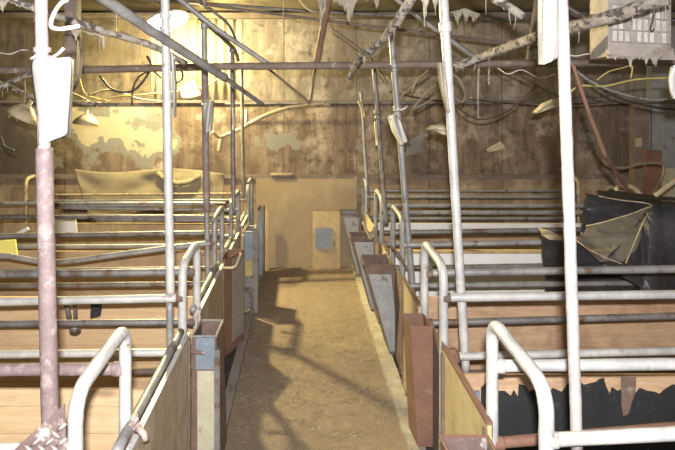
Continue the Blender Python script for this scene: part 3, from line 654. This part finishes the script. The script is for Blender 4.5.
cab([(88,95,6.2),(110,90,6.2),(140,99,6.2),(170,102,6.4)], 2, M['hose'], 'pale cord along the left ledge')
cab([(72,93,6.0),(85,99,6.0),(97,107,6.0)], 2, M['hose'], 'pale twig like cord under the left ledge')
cab([(90,102,5.8),(115,97,5.8),(150,94,5.8),(200,88,5.8),(226,74,5.6)], 1.3, M['wire_yellow'], 'thin yellow wire strung past the lamp', 'wire', 'wire')
cab([(-5,52,3.0),(10,54,3.0),(22,50,3.0),(36,52,3.0)], 1.6, M['dust'], 'wavy dusty wire left of the foreground post', 'wire', 'wire')
cab([(67,0,1.9),(60,4,1.88),(53,16,1.86),(51,26,1.86),(58,29,1.86),(68,28,1.87),(79,26,1.9)], 4.4, M['white_wire'], 'thick white dusty wire bent into a hook at top left', 'wire', 'wire', rough=.2)
cab([(434,66,4.8),(418,80,4.8),(412,92,4.8)], 2, M['cable_dusty'], 'dusty cable end hanging left of the white pipe')
cab([(438,84,4.6),(424,96,4.6),(414,108,4.6),(424,104,4.6),(438,96,4.6)], 2.4, M['cable_dusty'], 'dusty folded cable pointing left of the white pipe')
cab([(450,72,4.6),(460,80,4.6),(465,92,4.6),(463,102,4.6),(455,98,4.6),(448,90,4.6)], 2.6, M['cable_dusty'], 'cable loop right of the white pipe')
cab([(456,104,4.9),(463,112,4.9),(478,119,4.9),(495,117,4.9),(512,108,4.9),(526,96,4.9),(536,86,4.9)], 1.6, M['cable'], 'thin black cable drooping between the two right pipes')
cab([(498,68,4.6),(508,74,4.6),(522,70,4.6),(540,78,4.6),(555,74,4.6)], 1.2, M['white_wire'], 'pale tangled wire under the cross pipe left of the right post', 'wire', 'wire')
cab([(567,95,3.8),(580,86,3.8),(605,86,3.8),(640,79,3.8),(690,78,3.8)], 2.0, M['wire_yellow'], 'yellow wire running to the right edge below the heater', 'wire', 'wire')
cab([(597,80,3.7),(608,72,3.7),(622,68,3.7),(632,66,3.7),(631,78,3.7)], 1.3, M['wire_yellow'], 'yellow wire looping up under the heater', 'wire', 'wire')
cab([(560,52,3.9),(575,56,3.9),(590,54,3.9),(606,60,3.9)], 1.4, M['white_wire'], 'pale wavy wire beside the heater', 'wire', 'wire')
cab([(585,75,5.0),(600,88,5.0),(625,100,5.0),(660,108,5.0),(690,110,5.0)], 2.2, M['cable'], 'dark cable sagging below the chain')
cab([(597,152,5.4),(606,163,5.4),(622,168,5.4),(640,164,5.4),(657,163,5.4),(664,166,5.4),(662,178,5.4),(654,194,5.2)], 2.8, M['cable_dusty'], 'dusty hose drooping above the black sheeting', 'hose', 'hose')
cab([(682,176,4.9),(668,186,4.9),(655,196,4.9)], 5, M['hose'], 'pale stick like hose end at the right edge', 'hose', 'hose')
cab([(390,92,6.6),(420,98,6.6),(450,102,6.6)], 1.6, M['cable'], 'dark wire along the ledge right of centre', 'wire', 'wire')
cab([(283,25,5.0),(284,-6,5.0)], 1, M['web'], 'single dusty thread hanging from the chord left of centre', 'thread', 'thread')
cab([(-6,122,4.6),(2,140,4.6),(4,146,4.6),(14,151,4.6)], 3, M['cable'], 'dark bracket like cable end at the left edge')
cab([(203,-6,4.0),(212,10,4.1),(228,24,4.3),(236,40,4.8)], 3, M['galv_dark'], 'dark cable following the slim brace')
cab([(296,-8,5.2),(305,6,5.2),(312,11,5.2),(320,12,5.2)], 2, M['hose'], 'pale cord drooping at top centre')
# chain
def chain(pts, Z, n, label):
    pth = smooth_path([P(x,y,Z) for x,y in pts], 12); bm = bmesh.new()
    L = [0]
    for a, b in zip(pth, pth[1:]): L.append(L[-1]+(b-a).length)
    for k in range(n):
        s = L[-1]*(k+.5)/n; i = max(j for j in range(len(L)) if L[j] <= s); i = min(i, len(pth)-2)
        c = pth[i].lerp(pth[i+1], (s-L[i])/(L[i+1]-L[i])); d = (pth[i+1]-pth[i]).normalized()
        u = d.cross(Vector((0,1,0))).normalized() if k % 2 else Vector((0,1,0)); hl, hw = L[-1]/n*.72, L[-1]/n*.36
        ring = [c+d*hl*math.cos(a)+u*hw*math.sin(a) for a in [2*math.pi*t/10 for t in range(11)]]
        tube(bm, ring, L[-1]/n*.13, 5)
    return solo('chain', bm, M['galv'], label, 'chain', 'hanging chains', True)
chain([(566,56),(578,72),(600,86),(630,96),(655,100),(668,99)], 3.4, 44, 'long grey chain sagging below the heater')
chain([(479,66),(478,90),(478,118)], 4.37, 22, 'grey chain hanging straight down right of the white pipe')
chain([(489,62),(489,84)], 4.37, 9, 'short chain end hanging beside the longer straight chain')

# ------------------------------------------------------------------ lamp
lp = P(166,20,6.2)
r = empty('pendant_lamp', lp, 'glowing yellow white pendant lamp with enamel shade near the back wall', 'lamp')
bm = bmesh.new(); lathe(bm, (lp.x, lp.y, lp.z-.02), [(.23,.0),(.20,.035),(.12,.07),(.05,.085),(.04,.13),(.0,.135)], 32)
bmesh.ops.rotate(bm, cent=(lp.x,lp.y,lp.z), matrix=Matrix.Rotation(-.35, 3, 'Y') @ Matrix.Rotation(-.2, 3, 'X'), verts=bm.verts)
obj('shade', bm, M['enamel'], r, True, [('SOLIDIFY', dict(thickness=.003))])
em, nt, b = new_mat('glowing bulb'); b.inputs['Emission Color'].default_value = (1,.88,.5,1); b.inputs['Emission Strength'].default_value = 120
bm = bmesh.new(); lathe(bm, (lp.x, lp.y, lp.z-.05), [(.001,-.075),(.04,-.065),(.065,-.02),(.06,.02),(.03,.06),(.025,.08),(.001,.08)], 20)
obj('bulb', bm, em, r, True)
obj('flex', T([(lp.x,lp.y,lp.z+.14),(lp.x,lp.y,roofz(lp.y))], .006, 6), M['cable'], r)
for nm, col, pw, sz, loc in (('bulb_light', (1,.84,.38), 105, .05, (lp.x, lp.y-.0, lp.z-.16)),):
    l = bpy.data.lights.new(nm, 'POINT'); l.color = col; l.energy = pw; l.shadow_soft_size = sz
    o = bpy.data.objects.new(nm, l); o.location = loc; C.objects.link(o)

# extra spot added at the lamp to brighten the aisle, shade tilted to suit
l = bpy.data.lights.new('added_aisle_spot', 'SPOT'); l.color = (1,.84,.40); l.energy = 290; l.shadow_soft_size = .05; l.spot_size = math.radians(125); l.spot_blend = .7
o = bpy.data.objects.new('added_aisle_spot', l); o.location = (lp.x, lp.y, lp.z-.16); C.objects.link(o)
o.rotation_euler = (Vector((.5, 3.2, 0))-Vector(o.location)).to_track_quat('-Z', 'Y').to_euler()

# ------------------------------------------------------------------ reflectors, bags and strips
def dish(x, y, Z, rad, mat, label, tilt=0):
    r = empty('heat_lamp_shade', P(x,y,Z), label, 'lamp shade', 'hanging heat lamp shades'); c = P(x,y,Z)
    bm = bmesh.new(); lathe(bm, (c.x,c.y,c.z), [(rad,-.03),(rad*.8,.01),(rad*.4,.05),(rad*.15,.06),(rad*.12,.1)], 20)
    bmesh.ops.rotate(bm, cent=c, matrix=__import__('mathutils').Matrix.Rotation(tilt, 3, 'Y'), verts=bm.verts)
    obj('shade', bm, mat, r, True, [('SOLIDIFY', dict(thickness=.003))])
    obj('hanger', T([c+Vector((0,0,.07)), c+Vector((.01,0,.16)), c+Vector((0,0,.25))], .005, 6), M['cable_dusty'], r)
dish(86,121,5.6,.12,M['paper_yellow'],'small yellow heat lamp shade hanging under the left ledge', .1)
dish(24,113,4.4,.11,M['hose'],'brown tilted heat lamp shade at the left edge', .55)
def sack(pts_left, pts_right, Z, mat, label, name='plastic_bag', cat='bag', fold=.02, stripes=(), tie=None, depth=.05, n=22, grp=None, seed=1):
    """two ragged sides joined by a folded surface, wrapped shallowly round its pipe"""
    def fn(u, v, off=0):
        k = v*(len(pts_left)-1); i = min(int(k), len(pts_left)-2); t = k-i
        a = Vector(pts_left[i]).lerp(Vector(pts_left[i+1]), t); k = v*(len(pts_right)-1); i = min(int(k), len(pts_right)-2); t = k-i
        b = Vector(pts_right[i]).lerp(Vector(pts_right[i+1]), t); q = a.lerp(b, u)
        w = fold*(math.sin(u*9+seed+v*3)+.6*noise.noise(Vector((u*5+seed, v*4, 0))))
        return P(q.x, q.y, Z-depth*math.sin(u*math.pi)**.6+w-off)
    c = fn(.5, 0); r = empty(name, c, label, cat, grp)
    obj('film', cloth(bmesh.new(), lambda u, v: fn(u, v), 16, n), mat, r, True, [('SOLIDIFY', dict(thickness=.0025))])
    obj('back_film', cloth(bmesh.new(), lambda u, v: fn(u, v)+Vector((0, (.02+depth*1.9)*math.sin(u*math.pi)**.5, .002)), 12, n), mat, r, True)
    for u0, u1, m2 in stripes:
        obj('stripe', cloth(bmesh.new(), lambda u, v: fn(u0+(u1-u0)*u, .02+v*.95, .004), 3, n), m2, r, True)
    if tie:
        x, y, w = tie; q = P(x,y,Z); bm = bmesh.new(); rr = w*Z/F/2
        ring = [q+Vector((rr*math.cos(a), rr*math.sin(a), .004*math.sin(3*a))) for a in [2*math.pi*t/14 for t in range(15)]]
        tube(bm, ring, .0045, 6, rough=.3); tube(bm, [ring[0]-Vector((.01,0,0)), ring[0]+Vector((rr*.5,-.01,rr*.35)), ring[0]+Vector((rr*1.0,-.01,rr*.9))], .005, 6, rough=.3)
        obj('tie', bm, mat, r, True)
    return r
sack([(35,52),(31,66),(34,90),(38,120),(38,146)], [(52,60),(72,57),(71,85),(69,115),(68,134)], 1.93, M['paper'], 'big white sack tied to the left foreground post', stripes=[(.84,.88,M['stripe_yellow'])], tie=(43,58,22), depth=.035, fold=.008)
sack([(543,-14),(542,15),(542,42),(543,65)], [(558,-14),(559,15),(560,40),(558,58)], 1.79, M['paper'], 'white bag with yellow and pink print on the right foreground post', stripes=[(.25,.34,M['stripe_pink']),(.42,.5,M['stripe_yellow'])], depth=.03, fold=.01, seed=3)
sack([(171,52),(172,80),(173,116)], [(174,60),(176,85),(175,118)], 3.1, M['paper'], 'narrow white plastic strip behind the pale left pipe', name='plastic_strip', cat='plastic strip', depth=.02, fold=.004, seed=4)
sack([(203,103),(203,118),(204,134)], [(214,100),(213,115),(211,131)], 4.24, M['paper'], 'small white bag tied to the brown sleeved pipe', depth=.05, fold=.012, seed=5, tie=(206,104,8))
sack([(388,118),(392,132),(401,146)], [(397,114),(402,124),(408,141)], 4.15, M['paper'], 'crumpled silvery bag hanging on the grey pipe right of aisle', depth=.05, fold=.02, seed=6, tie=(398,110,9))
sack([(436.5,64),(440,85),(445,104),(447,112)], [(444,62),(447,85),(449,104),(450,112)], 3.0, M['web'], 'long pale tattered strip on the white dusty pipe', name='plastic_strip', cat='plastic strip', depth=.02, fold=.006, seed=7)
sack([(357,101),(361,110),(362,117)], [(362,101),(364,108),(366,117)], 6.2, M['paper_yellow'], 'ragged yellow strip hanging near the centre of the ledge', name='plastic_strip', cat='plastic strip', depth=.02, fold=.01, seed=8)
sack([(374,122),(375,134),(376,146)], [(377,121),(378,134),(379,145)], 5.22, M['paper_yellow'], 'narrow yellow strip on the slim dark right pipe', name='plastic_strip', cat='plastic strip', depth=.02, fold=.006, seed=9)
sack([(232,108),(233,120),(232,130)], [(234,109),(235.5,120),(235,131)], 5.1, M['paper'], 'white strip on the dark slim left pipe', name='plastic_strip', cat='plastic strip', depth=.02, fold=.004, seed=10)
sack([(244.5,110),(245,118),(245,124)], [(247,110),(248,118),(247,124)], 6.22, M['paper'], 'white strip on the slimmest left pipe', name='plastic_strip', cat='plastic strip', depth=.02, fold=.004, seed=11)
sack([(427,129),(433,125),(440,124),(449,126)], [(428,130),(436,131),(443,135),(449,136)], 4.0, M['paper_yellow'], 'yellow leaf shaped scrap hanging behind the white dusty pipe', name='plastic_scrap', cat='scrap', depth=.03, fold=.008, seed=12)
sack([(535,112),(543,103),(552,99),(559,99)], [(537,114),(545,111),(552,109),(559,108)], 4.6, M['paper_yellow'], 'pale scrap stuck behind the right foreground post', name='plastic_scrap', cat='scrap', depth=.03, fold=.008, seed=13)
sack([(178,88),(185,84),(194,80)], [(182,98),(190,99),(201,96)], 6.98, M['paper'], 'white card scrap on the bright wall beside the lamp', name='card_scrap', cat='scrap', depth=.02, fold=.006, seed=14)
sack([(486,168-18),(492,146),(501,141)], [(489,152),(500,151),(508,150)], 6.98, M['paper_yellow'], 'pale round patch stuck on the back wall right of centre', name='card_scrap', cat='scrap', depth=.01, fold=.003, seed=15)
sack([(672,68),(669.5,80),(671,92),(674,99)], [(690,62),(690,75),(690,90),(690,98)], 2.6, M['paper'], 'white bag cut off by the right edge below the heater', depth=.012, fold=.01, seed=16)

# dusty cobwebs
def web(outline_top, drops, Z, label, seed):
    rnd = random.Random(seed); bm = bmesh.new(); x0, x1 = outline_top[0][0], outline_top[-1][0]; n = 44
    def ty(x):
        for a, b in zip(outline_top, outline_top[1:]):
            if a[0] <= x <= b[0]: return a[1]+(b[1]-a[1])*(x-a[0])/(b[0]-a[0])
        return outline_top[-1][1]
    def by(x):
        d = ty(x)
        for cx, w, yb in drops:
            t = max(0, 1-abs(x-cx)/w); d = max(d, ty(x)+(yb-ty(x))*t**1.6)
        return d*1.0-(d-ty(x))*rnd.uniform(0,.55)+rnd.uniform(0, 2)
    g = []
    for i in range(n+1):
        x = x0+(x1-x0)*i/n; a, b = ty(x), by(x)
        g.append([bm.verts.new(P(x+rnd.uniform(-.4,.4), a+(b-a)*j/5, Z+.015*noise.noise(Vector((i*.4,j*.5,seed))))) for j in range(6)])
    for i in range(n):
        for j in range(5): bm.faces.new((g[i][j], g[i+1][j], g[i+1][j+1], g[i][j+1]))
    return solo('cobweb', bm, M['web'], label, 'cobweb', 'dusty cobwebs', True, [('SOLIDIFY', dict(thickness=.003))])
web([(333,0),(345,-4),(360,-4),(368,0)], [(349,7,30),(345,14,12),(352,9,20)], 4.4, 'dusty cobweb pointing down at top centre', 1)
web([(419,-4),(428,-4),(438,-4)], [(425,5,30),(435,4,16)], 2.9, 'long pale cobweb just left of the white dusty pipe', 2)
web([(450,12),(465,8),(480,14)], [(458,6,32),(466,5,33),(474,8,26)], 4.6, 'ragged cobweb fringe right of the white dusty pipe', 3)
web([(62,27),(80,30),(105,36)], [(76,6,42),(104,5,52),(90,4,36)], 3.05, 'cobweb hanging from the drooping branch at upper left', 4)
web([(-6,0),(8,0),(20,6)], [(2,7,15)], 2.85, 'cobweb clump in the top left corner', 5)
web([(316,-4),(322,-4),(328,-4)], [(321,4,34),(325,3,20)], 4.45, 'narrow cobweb beside the reddish steep rod', 6)
web([(607,54),(635,58),(662,56)], [(615,3,62),(630,4,70),(646,3,66),(655,4,72)], 3.35, 'cobweb fringe hanging under the heater', 7)
web([(371,-4),(377,-4),(384,-4)], [(377,6,10)], 4.3, 'small cobweb at the top right of centre', 8)

# ------------------------------------------------------------------ heater
Zh = 3.42
r = empty('heater', P(638,58,Zh), 'dusty grey box heater with barred front hanging at the upper right', 'heater')
a = [P(608,56,Zh), P(671,58,Zh+.05), P(671,-3,Zh+.05), P(608,-8,Zh)]
bm = bmesh.new(); hexa(bm, a, [q+Vector((.03,.28,0)) for q in a]); obj('housing', bm, M['heater'], r)
def HQ(u, v, o): q = a[0].lerp(a[1], u).lerp(a[3].lerp(a[2], u), v); q.y -= o; return q
gr = empty_gr = None
for j, (v0, v1) in enumerate(((.24,.40),(.43,.60),(.63,.80))):
    for i in range(9):
        u0 = .06+i*.098; p_ = [HQ(u0,v0,.006),HQ(u0+.07,v0,.006),HQ(u0+.07,v1,.006),HQ(u0,v1,.006)]
        if (i+j) % 4 != 3: obj('fin', hexa(bmesh.new(), p_, [q+Vector((0,.004,0)) for q in p_]), M['heater_cell'], r)
bm = bmesh.new()
for v in (.225,.415,.615,.815): tube(bm, [HQ(.03,v,.014), HQ(.97,v,.014)], .0035, 6)
for i in range(10): tube(bm, [HQ(.045+i*.098,.22,.012), HQ(.045+i*.098,.82,.012)], .0028, 6)
obj('guard', bm, M['heater'], r)
bm = bmesh.new(); p_ = [HQ(-.02,-.04,.03),HQ(1.02,-.04,.03),HQ(1.02,.16,.012),HQ(-.02,.16,.012)]; hexa(bm, p_, [q+Vector((0,.03,0)) for q in p_]); obj('lower_lip', bm, M['heater'], r)
obj('hook', T(smooth_path([HQ(.72,.95,.02),HQ(.66,.6,.03),HQ(.62,.46,.03),HQ(.64,.40,.03),HQ(.68,.44,.03)],5), .004, 6), M['cable'], r, True)
for u in (.1,.9): obj('strap', T([HQ(u,1,-.14), Vector((HQ(u,1,0).x, Zh+.14, roofz(Zh+.14)))], .006, 6), M['rust_dark'], r)

# ------------------------------------------------------------------ black sheeting over the third right crate
r = empty('plastic_sheeting', P(630,235,4.3), 'crumpled black plastic sheeting draped over the rails at the right', 'plastic sheeting')
def quadgrid(corners, nu, nv, wob, seed, bulge=0):
    c = [P(*q) for q in corners]
    def fn(u, v):
        p = c[0].lerp(c[1], u).lerp(c[3].lerp(c[2], u), v)
        w = wob*(noise.noise(Vector((u*3+seed, v*3, seed)))+.4*noise.noise(Vector((u*9, v*9+seed, 1))))
        return p+Vector((w*.4, w-bulge*math.sin(u*math.pi)*math.sin(v*math.pi), w*.5))
    return cloth(bmesh.new(), fn, nu, nv)
SO = [('SOLIDIFY', dict(thickness=.006))]
obj('back_fold', quadgrid([(586,194,4.75),(700,206,4.75),(700,250,4.5),(580,236,4.5)], 30, 16, .05, 1, .12), M['black_sheet'], r, True, SO)
obj('top_fold', quadgrid([(596,192,4.95),(612,191,5.0),(700,201,5.0),(600,200,4.72)], 16, 8, .02, 6, .02), M['black_sheet'], r, True, SO)
def poly_sheet(pts, nsub, wob, seed):
    bm = bmesh.new(); vs = [bm.verts.new(P(*q)) for q in pts]; bm.faces.new(vs); bmesh.ops.triangulate(bm, faces=bm.faces)
    bmesh.ops.subdivide_edges(bm, edges=bm.edges, cuts=nsub, use_grid_fill=True)
    bmesh.ops.triangulate(bm, faces=bm.faces)
    for v in bm.verts:
        w = wob*(noise.noise(v.co*4+Vector((seed,0,0)))+.4*noise.noise(v.co*12)); v.co.y += w; v.co.z += w*.3
    return bm
obj('front_fold', poly_sheet([(654,205,4.17),(700,205,4.17),(700,352,3.95),(645,290,3.95),(600,263,3.97),(626,238,4.1),(640,220,4.2)], 7, .05, 3), M['black_sheet'], r, True, SO)
obj('lower_fold', poly_sheet([(541,232,4.2),(562,238,4.2),(585,245,4.22),(640,288,4.33),(648,318,4.36),(600,296,4.34),(546,291,4.30)], 7, .02, 4), M['black_sheet'], r, True, SO)
fo = [('SOLIDIFY', dict(thickness=.0015))]
obj('clear_film', poly_sheet([(586,226,4.28),(606,222,4.24),(652,206,4.3),(640,240,4.05),(625,264,3.94),(600,262,3.95),(577,241,4.12),(585,236,4.2)], 7, .05, 9), M['film'], r, True, fo)['label'] = 'grimy see-through film'
bm = T(smooth_path([P(586,226,4.24), P(604,222,4.2), P(628,215,4.2), P(652,206,4.25)], 6), .0045, 6, rough=.3)
tube(bm, smooth_path([P(652,206,4.25), P(642,225,4.08), P(634,244,4.0), P(626,263,3.9)], 6), .004, 6, rough=.3)
tube(bm, smooth_path([P(577,241,4.08), P(590,250,3.97), P(606,258,3.9), P(622,264,3.9)], 6), .004, 6, rough=.3)
tube(bm, smooth_path([P(598,196,4.62), P(620,200,4.58), P(645,203,4.5), P(655,207,4.4)], 6), .005, 6, rough=.3)
obj('film_edge', bm, M['hose'], r, True)
obj('curled_corner', poly_sheet([(539,229,4.15),(548,231,4.1),(560,236,4.12),(563,240,4.12),(550,240,4.13),(542,235,4.15)], 4, .02, 12), M['hose'], r, True, SO)
solo('loop_handle', T(fillet([P(615,262,5.1), P(617,187,5.1), P(634,187,5.1), P(641,196,5.1), P(643,262,5.1)], .03, 5), .022, 10), M['hose'], 'cream loop shaped handle sticking up behind the black sheeting', 'handle', smooth=True)

# small bits of straw litter by the left ledge: loose twine
cab([(78,68,6.5),(84,92,6.5),(96,98,6.5),(110,101,6.5)], 1.2, M['wire_yellow'], 'loose yellow twine on the left ledge', 'twine', 'twine')

# ------------------------------------------------------------------ camera and light
cd = bpy.data.cameras.new('camera'); cam = bpy.data.objects.new('camera', cd); C.objects.link(cam)
cam.location = (0, 0, H); cam.rotation_euler = (math.pi/2, 0, 0)
cd.sensor_width = 36; cd.lens = F/675*36; cd.shift_x = (337.5-VX)/675; cd.shift_y = -(225-VY)/675; cd.clip_start = .05
bpy.context.scene.camera = cam
fl = bpy.data.lights.new('camera_flash', 'AREA'); fl.energy = 94; fl.size = .06; fl.size_y = .04; fl.shape = 'RECTANGLE'; fl.color = (1,.97,.95)
fo_ = bpy.data.objects.new('camera_flash', fl); fo_.location = (.0, -.10, 1.95); fo_.rotation_euler = (math.radians(84), 0, 0); C.objects.link(fo_)
w = bpy.data.worlds.new('world'); bpy.context.scene.world = w; w.use_nodes = True
w.node_tree.nodes['Background'].inputs[0].default_value = (1,.93,.85,1); w.node_tree.nodes['Background'].inputs[1].default_value = .2
sc = bpy.context.scene
sc.view_settings.view_transform = 'Standard'; sc.view_settings.look = 'None'; sc.view_settings.gamma = 1; sc.view_settings.use_curve_mapping = False
sc.view_settings.exposure = 1.4
